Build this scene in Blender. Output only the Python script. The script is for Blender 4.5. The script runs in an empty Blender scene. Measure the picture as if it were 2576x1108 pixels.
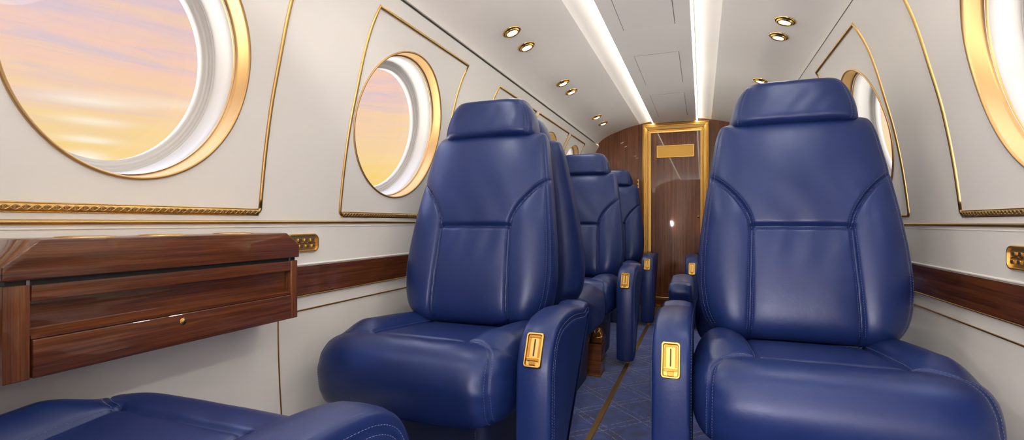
import bpy, bmesh, math, random
import numpy as np
from mathutils import Vector, Matrix

random.seed(7)
SC = bpy.context.scene
COL = SC.collection
PI = math.pi

# ------------------------------------------------------------------ measures
H = 0.62                 # eye height above the carpet
XC = -0.185              # centre line of the cabin
Y0, Y1 = -1.4, 3.85      # aft and forward bulkheads
CEIL = H + 0.735
STRIP = 0.155            # half distance between the two cove lights
LEAVE = None

EXPO = 0.82
# ------------------------------------------------------------------ helpers
def tag(o, label=None, cat=None, group=None, kind=None):
    if label: o['label'] = label
    if cat: o['category'] = cat
    if group: o['group'] = group
    if kind: o['kind'] = kind
    return o

def mesh_obj(name, verts, faces, mat=None, parent=None, smooth=True):
    me = bpy.data.meshes.new(name)
    me.from_pydata([tuple(map(float, v)) for v in verts], [], faces)
    me.update()
    if smooth:
        me.polygons.foreach_set('use_smooth', [True] * len(me.polygons))
    o = bpy.data.objects.new(name, me)
    COL.objects.link(o)
    if mat: me.materials.append(mat)
    if parent: o.parent = parent
    return o

def empty(name, loc=(0, 0, 0), rz=0.0, parent=None):
    o = bpy.data.objects.new(name, None)
    COL.objects.link(o)
    o.location = loc
    o.rotation_euler = (0, 0, rz)
    o.empty_display_size = 0.05
    if parent: o.parent = parent
    return o

class MB:
    """collects shapes that become ONE mesh object"""
    def __init__(s): s.v = []; s.f = []
    def add(s, verts, faces):
        k = len(s.v)
        s.v += [tuple(map(float, q)) for q in verts]
        s.f += [tuple(i + k for i in f) for f in faces]
        return s
    def box(s, x0, x1, y0, y1, z0, z1, bev=0.0):
        if bev <= 0:
            v = [(x, y, z) for x in (x0, x1) for y in (y0, y1) for z in (z0, z1)]
            f = [(0, 1, 3, 2), (4, 6, 7, 5), (0, 4, 5, 1), (2, 3, 7, 6), (0, 2, 6, 4), (1, 5, 7, 3)]
            return s.add(v, f)
        bm = bmesh.new()
        bmesh.ops.create_cube(bm, size=1)
        for q in bm.verts:
            q.co = Vector(((x0 + x1) / 2 + q.co.x * (x1 - x0), (y0 + y1) / 2 + q.co.y * (y1 - y0), (z0 + z1) / 2 + q.co.z * (z1 - z0)))
        bmesh.ops.bevel(bm, geom=list(bm.edges), offset=bev, segments=3, profile=0.5, affect='EDGES')
        return s.bm(bm)
    def bm(s, bm):
        bm.verts.ensure_lookup_table()
        for i, q in enumerate(bm.verts): q.index = i
        s.add([q.co for q in bm.verts], [tuple(q.index for q in f.verts) for f in bm.faces])
        bm.free()
        return s
    def prism(s, poly, axis, a, b, bev=0.0):
        """extrude a 2-D polygon along an axis between a and b"""
        bm = bmesh.new()
        def pt(p, t):
            if axis == 'x': return (t, p[0], p[1])
            if axis == 'y': return (p[0], t, p[1])
            return (p[0], p[1], t)
        A = [bm.verts.new(pt(p, a)) for p in poly]
        B = [bm.verts.new(pt(p, b)) for p in poly]
        n = len(poly)
        bm.faces.new(A); bm.faces.new(B[::-1])
        for i in range(n):
            bm.faces.new((A[i], B[i], B[(i + 1) % n], A[(i + 1) % n]))
        bmesh.ops.recalc_face_normals(bm, faces=list(bm.faces))
        if bev > 0:
            bmesh.ops.bevel(bm, geom=list(bm.edges), offset=bev, segments=3, profile=0.5, affect='EDGES')
        return s.bm(bm)
    def tube(s, pts, r, closed=False, seg=8, cap=True, ref=(0.13, 0.31, 0.94), ry=None):
        P = [Vector(p) for p in pts]
        n = len(P)
        ring = []
        ref = Vector(ref)
        for i in range(n):
            if closed: t = P[(i + 1) % n] - P[i - 1]
            else: t = P[min(i + 1, n - 1)] - P[max(i - 1, 0)]
            if t.length < 1e-9: t = Vector((0, 0, 1))
            t.normalize()
            u = ref - t * ref.dot(t)
            if u.length < 1e-4: u = Vector((1, 0, 0)) - t * t.x
            u.normalize(); w = t.cross(u)
            rr = r[i] if hasattr(r, '__len__') else r
            r2 = rr if ry is None else ry
            ring.append([P[i] + u * (rr * math.cos(2 * PI * k / seg)) + w * (r2 * math.sin(2 * PI * k / seg)) for k in range(seg)])
        v = [q for R in ring for q in R]
        f = []
        for i in range(n if closed else n - 1):
            a, b = i * seg, ((i + 1) % n) * seg
            for k in range(seg):
                f.append((a + k, a + (k + 1) % seg, b + (k + 1) % seg, b + k))
        if not closed and cap:
            f.append(tuple(range(seg))[::-1]); f.append(tuple((n - 1) * seg + k for k in range(seg)))
        return s.add(v, f)
    def lathe(s, prof, M, seg=32, caps=True):
        """prof: (radius, height) list, M: matrix placing the axis"""
        v = []; f = []
        for (r, h) in prof:
            for k in range(seg):
                a = 2 * PI * k / seg
                v.append(M @ Vector((r * math.cos(a), r * math.sin(a), h)))
        for i in range(len(prof) - 1):
            for k in range(seg):
                f.append((i * seg + k, i * seg + (k + 1) % seg, (i + 1) * seg + (k + 1) % seg, (i + 1) * seg + k))
        if caps:
            f.append(tuple(range(seg))[::-1]); f.append(tuple((len(prof) - 1) * seg + k for k in range(seg)))
        return s.add(v, f)
    def grid(s, rows, close_u=False, close_v=False):
        n, m = len(rows), len(rows[0])
        v = [q for R in rows for q in R]
        f = []
        for i in range(n if close_v else n - 1):
            for j in range(m if close_u else m - 1):
                f.append((i * m + j, i * m + (j + 1) % m, ((i + 1) % n) * m + (j + 1) % m, ((i + 1) % n) * m + j))
        return s.add(v, f)
    def build(s, name, mat=None, parent=None, smooth=True, angle=None):
        o = mesh_obj(name, s.v, s.f, mat, parent, smooth)
        if smooth and angle is not None:
            me = o.data
            bm = bmesh.new(); bm.from_mesh(me)
            for e in bm.edges:
                if len(e.link_faces) == 2 and e.calc_face_angle(0) > angle: e.smooth = False
            bm.to_mesh(me); bm.free()
        return o

def fix_normals(o):
    bm = bmesh.new(); bm.from_mesh(o.data)
    bmesh.ops.recalc_face_normals(bm, faces=list(bm.faces))
    bm.to_mesh(o.data); bm.free()
    return o

def catmull(pts, n=8, closed=False):
    P = [np.array(p, float) for p in pts]
    N = len(P); out = []
    for i in range(N if closed else N - 1):
        p0 = P[i - 1] if (closed or i > 0) else 2 * P[0] - P[1]
        p1 = P[i]; p2 = P[(i + 1) % N]
        p3 = P[(i + 2) % N] if (closed or i + 2 < N) else 2 * P[-1] - P[-2]
        for k in range(n):
            t = k / n
            out.append(0.5 * ((2 * p1) + (-p0 + p2) * t + (2 * p0 - 5 * p1 + 4 * p2 - p3) * t * t + (-p0 + 3 * p1 - 3 * p2 + p3) * t ** 3))
    if not closed: out.append(P[-1])
    return out

def pchip(xs, ys):
    xs = np.array(xs, float); ys = np.array(ys, float)
    h = np.diff(xs); d = np.diff(ys) / h
    m = np.zeros(len(xs)); m[0] = d[0]; m[-1] = d[-1]
    for i in range(1, len(xs) - 1):
        if d[i - 1] * d[i] > 0:
            w1 = 2 * h[i] + h[i - 1]; w2 = h[i] + 2 * h[i - 1]
            m[i] = (w1 + w2) / (w1 / d[i - 1] + w2 / d[i])
    def f(x):
        x = np.clip(x, xs[0], xs[-1])
        i = np.clip(np.searchsorted(xs, x) - 1, 0, len(xs) - 2)
        t = (x - xs[i]) / h[i]
        return ((1 + 2 * t) * (1 - t) ** 2 * ys[i] + t * (1 - t) ** 2 * h[i] * m[i]
                + t * t * (3 - 2 * t) * ys[i + 1] + t * t * (t - 1) * h[i] * m[i + 1])
    return f

# ------------------------------------------------------------------ materials
def lin(c):
    c = c / 255.0
    return c / 12.92 if c <= 0.04045 else ((c + 0.055) / 1.055) ** 2.4
def rgb(r, g, b): return (lin(r), lin(g), lin(b), 1.0)

def new_mat(name):
    m = bpy.data.materials.new(name); m.use_nodes = True
    nt = m.node_tree
    return m, nt, nt.nodes['Principled BSDF']

def N(nt, typ, **kw):
    n = nt.nodes.new(typ)
    for k, v in kw.items():
        if k in ('operation', 'data_type', 'blend_type', 'musgrave_type', 'feature', 'distance', 'wave_type', 'bands_direction', 'interpolation', 'clamp', 'use_clamp', 'noise_dimensions', 'wave_profile'):
            setattr(n, k, v)
        else:
            n.inputs[k].default_value = v
    return n
def L(nt, a, b): nt.links.new(a, b)

def ramp(nt, stops):
    r = nt.nodes.new('ShaderNodeValToRGB')
    e = r.color_ramp.elements
    while len(e) < len(stops): e.new(0.5)
    for i, (p, c) in enumerate(stops):
        e[i].position = p; e[i].color = c
    return r

def coords(nt, scale=(1, 1, 1), rot=(0, 0, 0), kind='Object'):
    tc = nt.nodes.new('ShaderNodeTexCoord')
    mp = nt.nodes.new('ShaderNodeMapping')
    mp.inputs['Scale'].default_value = scale
    mp.inputs['Rotation'].default_value = rot
    L(nt, tc.outputs[kind], mp.inputs['Vector'])
    return mp.outputs['Vector']

def m_leather(name, col, col2, rough=0.42, fine=900, strength=0.10):
    m, nt, b = new_mat(name)
    vec = coords(nt)
    n1 = N(nt, 'ShaderNodeTexNoise', Scale=6.0, Detail=5.0, Roughness=0.6); L(nt, vec, n1.inputs['Vector'])
    r = ramp(nt, [(0.3, col2), (0.72, col)]); L(nt, n1.outputs['Fac'], r.inputs['Fac'])
    L(nt, r.outputs['Color'], b.inputs['Base Color'])
    v = N(nt, 'ShaderNodeTexVoronoi', Scale=fine); L(nt, vec, v.inputs['Vector'])
    n2 = N(nt, 'ShaderNodeTexNoise', Scale=38.0, Detail=6.0, Roughness=0.62); L(nt, vec, n2.inputs['Vector'])
    bu1 = N(nt, 'ShaderNodeBump', Strength=strength, Distance=0.0006); L(nt, v.outputs['Distance'], bu1.inputs['Height'])
    bu2 = N(nt, 'ShaderNodeBump', Strength=0.16, Distance=0.003); L(nt, n2.outputs['Fac'], bu2.inputs['Height'])
    L(nt, bu1.outputs['Normal'], bu2.inputs['Normal'])
    L(nt, bu2.outputs['Normal'], b.inputs['Normal'])
    rr = N(nt, 'ShaderNodeMapRange'); rr.inputs['To Min'].default_value = rough - 0.06; rr.inputs['To Max'].default_value = rough + 0.08
    L(nt, n1.outputs['Fac'], rr.inputs['Value']); L(nt, rr.outputs['Result'], b.inputs['Roughness'])
    b.inputs['Specular IOR Level'].default_value = 0.52
    b.inputs['Specular Tint'].default_value = (.72, .79, 1.0, 1)
    return m

M = {}
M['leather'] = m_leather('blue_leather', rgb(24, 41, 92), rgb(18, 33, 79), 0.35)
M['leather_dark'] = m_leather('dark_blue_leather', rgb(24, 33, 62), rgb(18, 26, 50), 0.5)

def m_plain(name, col, rough=0.5, metal=0.0, bump=None, spec=0.5, coat=0.0):
    m, nt, b = new_mat(name)
    b.inputs['Base Color'].default_value = col
    b.inputs['Roughness'].default_value = rough
    b.inputs['Metallic'].default_value = metal
    b.inputs['Specular IOR Level'].default_value = spec
    b.inputs['Coat Weight'].default_value = coat
    b.inputs['Coat Roughness'].default_value = 0.05
    if bump:
        sc, st, di = bump
        vec = coords(nt)
        n = N(nt, 'ShaderNodeTexNoise', Scale=sc, Detail=4.0); L(nt, vec, n.inputs['Vector'])
        bu = N(nt, 'ShaderNodeBump', Strength=st, Distance=di); L(nt, n.outputs['Fac'], bu.inputs['Height'])
        L(nt, bu.outputs['Normal'], b.inputs['Normal'])
    return m

def m_cream(name, col, rough):
    m, nt, b = new_mat(name)
    vec = coords(nt)
    n1 = N(nt, 'ShaderNodeTexNoise', Scale=2.5, Detail=4.0); L(nt, vec, n1.inputs['Vector'])
    c2 = tuple(x * 0.95 for x in col[:3]) + (1,)
    r = ramp(nt, [(0.3, c2), (0.7, col)]); L(nt, n1.outputs['Fac'], r.inputs['Fac'])
    L(nt, r.outputs['Color'], b.inputs['Base Color'])
    # fine linen-like weave of the wall covering
    wa = N(nt, 'ShaderNodeTexNoise', Scale=420.0, Detail=2.0); L(nt, vec, wa.inputs['Vector'])
    bu = N(nt, 'ShaderNodeBump', Strength=0.10, Distance=0.0006); L(nt, wa.outputs['Fac'], bu.inputs['Height'])
    L(nt, bu.outputs['Normal'], b.inputs['Normal'])
    b.inputs['Roughness'].default_value = rough
    b.inputs['Specular IOR Level'].default_value = 0.35
    return m
M['wall'] = m_cream('cream_wall_covering', rgb(232, 230, 223), 0.50)
M['ceiling'] = m_cream('cream_headliner', rgb(240, 236, 228), 0.60)
M['reveal'] = m_plain('white_moulded_plastic', rgb(190, 189, 185), 0.42)
M['seam'] = m_plain('shadow_gap_grey', rgb(92, 84, 78), 0.8)
M['gold'] = m_plain('polished_gold', rgb(214, 174, 100), 0.24, 1.0, (60, 0.10, 0.002))
M['gold_soft'] = m_plain('satin_gold', rgb(198, 163, 106), 0.36, 1.0, (300, 0.22, 0.001))
M['gold_frame'] = m_plain('satin_door_gold', rgb(226, 186, 108), 0.40, 1.0)
M['gold_lip'] = m_plain('brushed_pale_gold', rgb(200, 164, 112), 0.5, 1.0)
M['gold_dark'] = m_plain('aged_gold', rgb(168, 122, 56), 0.32, 1.0, (200, 0.25, 0.001))
M['gold_text'] = m_plain('hammered_gold', rgb(198, 156, 80), 0.42, 1.0, (420, 0.7, 0.0015))
M['copper'] = m_plain('copper_gold', rgb(196, 128, 70), 0.2, 1.0)
M['black'] = m_plain('black_gap', rgb(14, 12, 11), 0.5)
M['steel'] = m_plain('grey_hinge', rgb(150, 150, 150), 0.35, 1.0)
M['thread'] = m_plain('pale_thread', rgb(92, 102, 140), 0.7)
M['thread_dark'] = m_plain('seam_shadow_thread', rgb(16, 22, 48), 0.8)

def m_wood(name, axis, dark=(44, 20, 10), mid=(90, 47, 23), light=(122, 71, 37)):
    m, nt, b = new_mat(name)
    s = {'y': (58, 1.3, 58), 'z': (40, 40, 1.0), 'x': (1.3, 58, 58)}[axis]
    vec = coords(nt, s)
    n1 = N(nt, 'ShaderNodeTexNoise', Scale=2.6, Detail=8.0, Roughness=0.66, Distortion=0.22); L(nt, vec, n1.inputs['Vector'])
    s2 = tuple(v * 7 for v in s)
    vec2 = coords(nt, s2)
    n2 = N(nt, 'ShaderNodeTexNoise', Scale=2.0, Detail=3.0); L(nt, vec2, n2.inputs['Vector'])
    mx = N(nt, 'ShaderNodeMath', operation='MULTIPLY_ADD'); mx.inputs[1].default_value = 0.28
    sub = N(nt, 'ShaderNodeMath', operation='MULTIPLY'); sub.inputs[1].default_value = 0.78
    L(nt, n1.outputs['Fac'], sub.inputs[0])
    L(nt, n2.outputs['Fac'], mx.inputs[0]); L(nt, sub.outputs[0], mx.inputs[2])
    r = ramp(nt, [(0.34, rgb(*dark)), (0.52, rgb(*mid)), (0.70, rgb(*light))])
    L(nt, mx.outputs[0], r.inputs['Fac'])
    L(nt, r.outputs['Color'], b.inputs['Base Color'])
    b.inputs['Roughness'].default_value = 0.32
    b.inputs['Coat Weight'].default_value = 0.45 if axis == 'z' else 0.75
    b.inputs['Specular IOR Level'].default_value = 0.3
    b.inputs['Coat Roughness'].default_value = 0.03
    return m
M['wood_h'] = m_wood('walnut_lengthwise', 'y')
M['wood_v'] = m_wood('walnut_upright', 'z', (66, 34, 18), (104, 60, 34), (136, 84, 48))
M['wood_x'] = m_wood('walnut_crosswise', 'x')

def m_emit(name, col, st):
    m = bpy.data.materials.new(name); m.use_nodes = True
    nt = m.node_tree; nt.nodes.clear()
    o = nt.nodes.new('ShaderNodeOutputMaterial'); e = nt.nodes.new('ShaderNodeEmission')
    e.inputs['Color'].default_value = col; e.inputs['Strength'].default_value = st
    L(nt, e.outputs[0], o.inputs[0])
    return m
STRIP_E = 11.5
M['strip'] = m_emit('cove_light_glow', rgb(255, 247, 234), STRIP_E)
M['lamp'] = m_emit('reading_lamp_glow', rgb(255, 244, 220), 9.0)

M['globe'] = m_emit('fill_globe_glow', rgb(255, 246, 230), 3.0)
def m_glass():
    m = bpy.data.materials.new('clear_cabin_glass'); m.use_nodes = True
    nt = m.node_tree; nt.nodes.clear()
    o = nt.nodes.new('ShaderNodeOutputMaterial')
    t = nt.nodes.new('ShaderNodeBsdfTransparent'); t.inputs['Color'].default_value = (0.985, 0.985, 0.985, 1)
    g = nt.nodes.new('ShaderNodeBsdfGlossy'); g.inputs['Roughness'].default_value = 0.02
    mx = nt.nodes.new('ShaderNodeMixShader'); mx.inputs['Fac'].default_value = 0.035
    L(nt, t.outputs[0], mx.inputs[1]); L(nt, g.outputs[0], mx.inputs[2]); L(nt, mx.outputs[0], o.inputs[0])
    return m
M['glass'] = m_glass()

def m_carpet():
    m, nt, b = new_mat('blue_lattice_carpet')
    tc = nt.nodes.new('ShaderNodeTexCoord')
    sx = nt.nodes.new('ShaderNodeSeparateXYZ'); L(nt, tc.outputs['Object'], sx.inputs[0])
    def mth(op, a, bb=None, c=None):
        n = nt.nodes.new('ShaderNodeMath'); n.operation = op
        for i, q in enumerate((a, bb, c)):
            if q is None: continue
            if isinstance(q, (int, float)): n.inputs[i].default_value = q
            else: L(nt, q, n.inputs[i])
        return n.outputs[0]
    wob = N(nt, 'ShaderNodeTexNoise', Scale=9.0, Detail=2.0); L(nt, tc.outputs['Object'], wob.inputs['Vector'])
    wv = mth('MULTIPLY_ADD', wob.outputs['Fac'], 0.02, -0.01)
    p = mth('ADD', mth('ADD', sx.outputs['X'], sx.outputs['Y']), wv)
    q = mth('ADD', mth('SUBTRACT', sx.outputs['X'], sx.outputs['Y']), wv)
    lines = None
    for d, off in ((p, 0.0), (p, 0.035), (q, 0.05), (q, 0.085)):
        f = mth('FRACT', mth('MULTIPLY', mth('ADD', d, off + 10.0), 1 / 0.21))
        e = mth('ABSOLUTE', mth('SUBTRACT', f, 0.5))
        ln = mth('LESS_THAN', e, 0.011)
        lines = ln if lines is None else mth('MAXIMUM', lines, ln)
    brk = N(nt, 'ShaderNodeTexNoise', Scale=120.0, Detail=2.0); L(nt, tc.outputs['Object'], brk.inputs['Vector'])
    lines = mth('MULTIPLY', lines, mth('MULTIPLY', mth('GREATER_THAN', brk.outputs['Fac'], 0.46), 0.45))
    n1 = N(nt, 'ShaderNodeTexNoise', Scale=16.0, Detail=5.0, Distortion=1.6); L(nt, tc.outputs['Object'], n1.inputs['Vector'])
    r = ramp(nt, [(0.35, rgb(20, 38, 92)), (0.6, rgb(32, 60, 132)), (0.75, rgb(50, 80, 150))]); L(nt, n1.outputs['Fac'], r.inputs['Fac'])
    mix = nt.nodes.new('ShaderNodeMix'); mix.data_type = 'RGBA'
    L(nt, lines, mix.inputs['Factor']); L(nt, r.outputs['Color'], mix.inputs['A'])
    mix.inputs['B'].default_value = rgb(176, 172, 170)
    L(nt, mix.outputs['Result'], b.inputs['Base Color'])
    b.inputs['Roughness'].default_value = 0.95
    b.inputs['Specular IOR Level'].default_value = 0.15
    b.inputs['Sheen Weight'].default_value = 0.3
    n3 = N(nt, 'ShaderNodeTexNoise', Scale=450.0, Detail=3.0); L(nt, tc.outputs['Object'], n3.inputs['Vector'])
    bu = N(nt, 'ShaderNodeBump', Strength=0.6, Distance=0.003); L(nt, n3.outputs['Fac'], bu.inputs['Height'])
    L(nt, bu.outputs['Normal'], b.inputs['Normal'])
    return m
M['carpet'] = m_carpet()

# ------------------------------------------------------------------ cabin section
# half width of the cabin lining over height (relative to the eye)
hw = pchip([-0.63, -0.45, -0.25, -0.05, 0.0, 0.10, 0.24, 0.35, 0.443, 0.50, 0.553, 0.60],
           [0.668, 0.702, 0.713, 0.714, 0.712, 0.702, 0.680, 0.654, 0.630, 0.610, 0.583, 0.553])
def wx(side, zrel): return XC + side * float(hw(zrel))
WTOP = 0.589
# ceiling half profile: (offset from centre, height rel. eye)
CEILP = [(0.250, 0.741), (0.285, 0.7345), (0.33, 0.724), (0.38, 0.709), (0.42, 0.694), (0.45, 0.684), (0.49, 0.667), (0.52, 0.650), (0.545, 0.632), (0.566, 0.611)]
cz = pchip([p[0] for p in CEILP], [p[1] for p in CEILP])

# windows: side, y, z (rel), ry, rz
WIN = [(-1, 0.552, 0.285, 0.192, 0.210), (-1, 1.298, 0.290, 0.218, 0.212), (-1, 2.08, 0.30, 0.20, 0.19), (-1, 2.72, 0.335, 0.20, 0.175),
       (-1, 3.27, 0.345, 0.19, 0.17), (1, 1.00, 0.285, 0.200, 0.222), (1, 1.872, 0.275, 0.203, 0.206), (1, 2.60, 0.285, 0.20, 0.205),
       (-1, -.35, 0.285, 0.205, 0.21), (1, .10, 0.285, 0.205, 0.21), (1, -.80, 0.285, 0.205, 0.21)]

def wall_mesh(side):
    wins = sorted([w for w in WIN if w[0] == side], key=lambda w: w[1])
    zc0, zc1 = 0.05, 0.53
    zs_low = list(np.linspace(-H, zc0, 24)); zs_mid = list(np.linspace(zc0, zc1, 41)); zs_top = list(np.linspace(zc1, WTOP, 9))
    mb = MB()
    def S(y, z): return (wx(side, z), y, H + z)
    ys = [Y0]; cells = []
    for w in wins:
        a, b = w[1] - w[3] - 0.02, w[1] + w[3] + 0.02
        cells.append((a, b, w)); ys += [a, b]
    ys.append(Y1)
    # lower and upper strips
    fine = sorted(set([round(v, 5) for i in range(len(ys) - 1) for v in np.linspace(ys[i], ys[i + 1], 25)]))
    for zs in (zs_low, zs_top):
        mb.grid([[S(y, z) for y in fine] for z in zs])
    # plain bays
    k = 0
    for i in range(0, len(ys) - 1, 2):
        a, b = ys[i], ys[i + 1]
        yy = np.linspace(a, b, 25)
        mb.grid([[S(y, z) for y in yy] for z in zs_mid])
    for a, b, w in cells:
        yy = list(np.linspace(a, b, 25))
        per = [(y, zc0) for y in yy[:-1]] + [(b, z) for z in zs_mid[:-1]] + [(y, zc1) for y in yy[::-1][:-1]] + [(a, z) for z in zs_mid[::-1][:-1]]
        rows = []
        inner = []
        for (y, z) in per:
            dy, dz = (y - w[1]) / w[3], (z - w[2]) / w[4]
            r = math.hypot(dy, dz)
            inner.append((w[1] + dy / r * w[3], w[2] + dz / r * w[4]))
        for t in np.linspace(0, 1, 9):
            rows.append([S(p[0] * (1 - t) + q[0] * t, p[1] * (1 - t) + q[1] * t) for p, q in zip(per, inner)])
        mb.grid(rows, close_u=True)
    o = mb.build('wall_left' if side < 0 else 'wall_right', M['wall'])
    bm = bmesh.new(); bm.from_mesh(o.data)
    bmesh.ops.remove_doubles(bm, verts=list(bm.verts), dist=0.0002)
    bmesh.ops.recalc_face_normals(bm, faces=list(bm.faces))
    bm.to_mesh(o.data); bm.free()
    o.data.polygons.foreach_set('use_smooth', [True] * len(o.data.polygons))
    sd = 'left' if side < 0 else 'right'
    tag(o, 'curved cream %s cabin wall with round windows' % sd, 'wall', kind='structure')
    return o
wall_mesh(-1); wall_mesh(1)

# windows
WLAB = {0: 'large round window nearest the camera on the left wall, orange sunset sky behind it',
        1: 'round gold-rimmed window beside the front left blue seat',
        2: 'round window on the left wall hidden behind the front left seat backs',
        3: 'small far round window seen between the left seat headrests',
        4: 'farthest round window on the left wall, just above the second left headrest',
        5: 'gold-rimmed round window cut off by the right edge of the photo',
        6: 'round gold-rimmed window half hidden behind the right blue seat',
        7: 'round window on the right wall hidden behind the right seat back',
        8: 'round window on the left wall just behind the camera',
        9: 'round window on the right wall beside the camera', 10: 'rearmost round window on the right wall behind the camera'}
def window(i, w):
    side, yc, zc, ry, rz = w
    root = empty('window_%d' % (i + 1), (wx(side, zc), yc, H + zc))
    tag(root, WLAB[i], 'window', kind='structure')
    org = Vector(root.location)
    n = 96
    slope = (float(hw(zc + .05)) - float(hw(zc - .05))) / .1
    def P(th, rho, d):
        ky, kz = (ry - rho) * math.cos(th), (rz - rho) * math.sin(th)
        z = zc + kz
        surf = float(hw(zc + rz * math.sin(th)))
        flat = float(hw(zc)) + slope * kz
        t = min(1.0, max(0.0, d / 0.10))
        x = XC + side * ((surf * (1 - t) + flat * t) + d)
        return Vector((x, yc + ky, H + z)) - org
    def sweep(prof, name, mat):
        mb = MB()
        mb.grid([[P(2 * PI * k / n, r, d) for k in range(n)] for (r, d) in prof], close_u=True)
        o = mb.build(name, mat, root)
        fix_normals(o)
        return o
    # thin bead on the wall face and the deep gold lip
    sweep([(-.0035, .001), (-.0035, -.002), (-.002, -.0035), (.0, -.0038), (.002, -.002), (.002, .002), (.003, .024), (.004, .028), (.0075, .030), (.0075, .034)], 'gold_ring', M['gold_lip'])
    sweep([(.0072, .029), (.0072, .035), (.0085, .036), (.0095, .050), (.011, .072), (.0125, .077), (.014, .078)], 'reveal', M['reveal'])
    o = sweep([(.014, .077), (.0145, .079), (.0165, .080), (.019, .079), (.0195, .081), (.022, .0822), (.025, .0812), (.0255, .0835), (.029, .0845), (.034, .085), (.034, .098)], 'inner_ring', M['reveal'])
    mb = MB()
    mb.add([P(2 * PI * k / n, .032, .092) for k in range(n)], [tuple(range(n))])
    mb.build('pane', M['glass'], root, smooth=False)
    pl = bpy.data.lights.new('window_portal', 'AREA'); pl.shape = 'RECTANGLE'; pl.size = 2 * rz; pl.size_y = 2 * ry
    pl.cycles.is_portal = True
    po = bpy.data.objects.new('window_portal', pl); COL.objects.link(po); po.parent = root
    po.location = (side * .125, 0, 0); po.rotation_euler = (0, side * PI / 2, 0)
    return root
for i, w in enumerate(WIN): window(i, w)

# ceiling: two side vaults, two coves and the centre panel
def ceiling():
    mb = MB()
    ys = np.linspace(Y0, Y1, 30)
    for s in (-1, 1):
        prof = [(o, float(cz(o))) for o in np.linspace(0.250, 0.566, 26)]
        lip = [(0.566, 0.611), (0.568, 0.607), (0.572, 0.606), (0.585, 0.612), (0.585, 0.63)]
        mb.grid([[(XC + s * o, y, H + z) for y in ys] for (o, z) in prof + lip[1:]])
        # cove beside the centre panel
        tr = [(0.250, 0.741), (0.2495, 0.7415), (0.225, 0.7475), (0.20, 0.7520), (0.175, 0.7555), (0.150, 0.758)]
        mb.grid([[(XC + s * o, y, H + z) for y in ys] for (o, z) in tr])
    cp = [(-0.150, 0.758), (-0.150, 0.737), (-0.148, 0.735), (0.148, 0.735), (0.150, 0.737), (0.150, 0.758)]
    mb.grid([[(XC + o, y, H + z) for y in ys] for (o, z) in cp])
    o = mb.build('ceiling', M['ceiling'], angle=0.6)
    fix_normals(o)
    tag(o, 'cream vaulted ceiling with a flat centre panel', 'ceiling', kind='structure')
ceiling()
# closing strip above the wall / ceiling gap, dark
for s, nm in ((-1, 'trim_1'), (1, 'trim_2')):
    mb = MB()
    mb.grid([[(XC + s * o, y, H + z) for y in (Y0, Y1)] for (o, z) in [(0.557, 0.589), (0.563, 0.590), (0.600, 0.600), (0.600, 0.64), (0.572, 0.64), (0.569, 0.611)]])
    o = mb.build(nm, M['seam'], smooth=False)
    tag(o, 'thin grey shadow gap between ceiling and %s wall' % ('left' if s < 0 else 'right'), 'trim', kind='structure')

# cove light strips (real lamps along the centre panel, shining outward and down)
for s in (-1, 1):
    a = 'left' if s < 0 else 'right'
    root = empty('cove_light', (XC + s * STRIP, 0, H + 0.741))
    tag(root, 'long glowing cove light strip on the %s edge of the ceiling centre panel' % a, 'strip light', 'cove lights')
    mb = MB()
    mb.box(-0.003, 0.003, Y0 + .02, Y1 - .012, -0.004, 0.004, 0)
    mb.build('light_tube', M['strip'], root, smooth=False)
    mb = MB()
    mb.box(-0.0045, 0.0035, Y0 + .02, Y1 - .012, 0.004, 0.0075, 0)
    mb.build('light_channel', M['reveal'], root, smooth=False)

# access hatches in the centre panel
for (ya, yb, lab) in ((1.25, 1.93, 'nearest rectangular cream hatch in the ceiling centre panel'),
                      (2.247, 2.745, 'middle rectangular cream hatch in the ceiling centre panel'),
                      (2.97, 3.60, 'farthest cream ceiling hatch, close to the wooden door')):
    root = empty('ceiling_hatch', (XC, (ya + yb) / 2, CEIL))
    tag(root, lab, 'access hatch', 'ceiling hatches')
    hy = (yb - ya) / 2
    MB().box(-.094, .094, -hy, hy, -.0005, .0005).build('shadow_line', M['seam'], root, smooth=False)
    MB().box(-.0922, .0922, -hy + .0018, hy - .0018, -.0016, .0, .0003).build('hatch_panel', M['ceiling'], root, smooth=False)

# floor
mb = MB()
mb.grid([[(x, y, 0) for x in np.linspace(XC - .667, XC + .667, 8)] for y in np.linspace(Y0, Y1, 20)])
o = mb.build('floor', M['carpet'], smooth=False)
tag(o, 'blue carpet with pale diamond lattice lines', 'floor', kind='structure')
mb = MB(); mb.prism([(-.010, 0.0), (-.008, .003), (.008, .003), (.010, 0.0)], 'y', Y0 + .02, Y1 - .06)
o = mb.build('trim_3', M['gold_soft'], smooth=False); o.location = (-0.302, 0, 0)
tag(o, 'long straight gold strip set in the blue aisle carpet', 'floor trim', kind='structure')

# bulkheads
def section(off=0.0, n=14):
    pts = []
    for z in np.linspace(-H, WTOP, 40): pts.append((XC + float(hw(z)) + off, H + z))
    for o_ in np.linspace(0.566, 0.25, 20): pts.append((XC + o_, H + float(cz(o_)) + off))
    for (o_, z) in [(.225, .7475), (.20, .752), (.15, .758)]: pts.append((XC + o_, H + z + off))
    left = [(2 * XC - x, z) for (x, z) in pts[::-1]]
    return pts + left
mb = MB(); mb.prism(section(), 'y', Y1, Y1 + .03)
o = mb.build('wall_front', M['wood_v'], smooth=False)
tag(o, 'glossy walnut bulkhead at the far end of the cabin', 'wall', kind='structure')
mb = MB(); mb.prism(section(), 'y', Y0 - .03, Y0)
o = mb.build('wall_back', M['wood_v'], smooth=False)
tag(o, 'walnut bulkhead behind the camera', 'wall', kind='structure')

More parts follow.
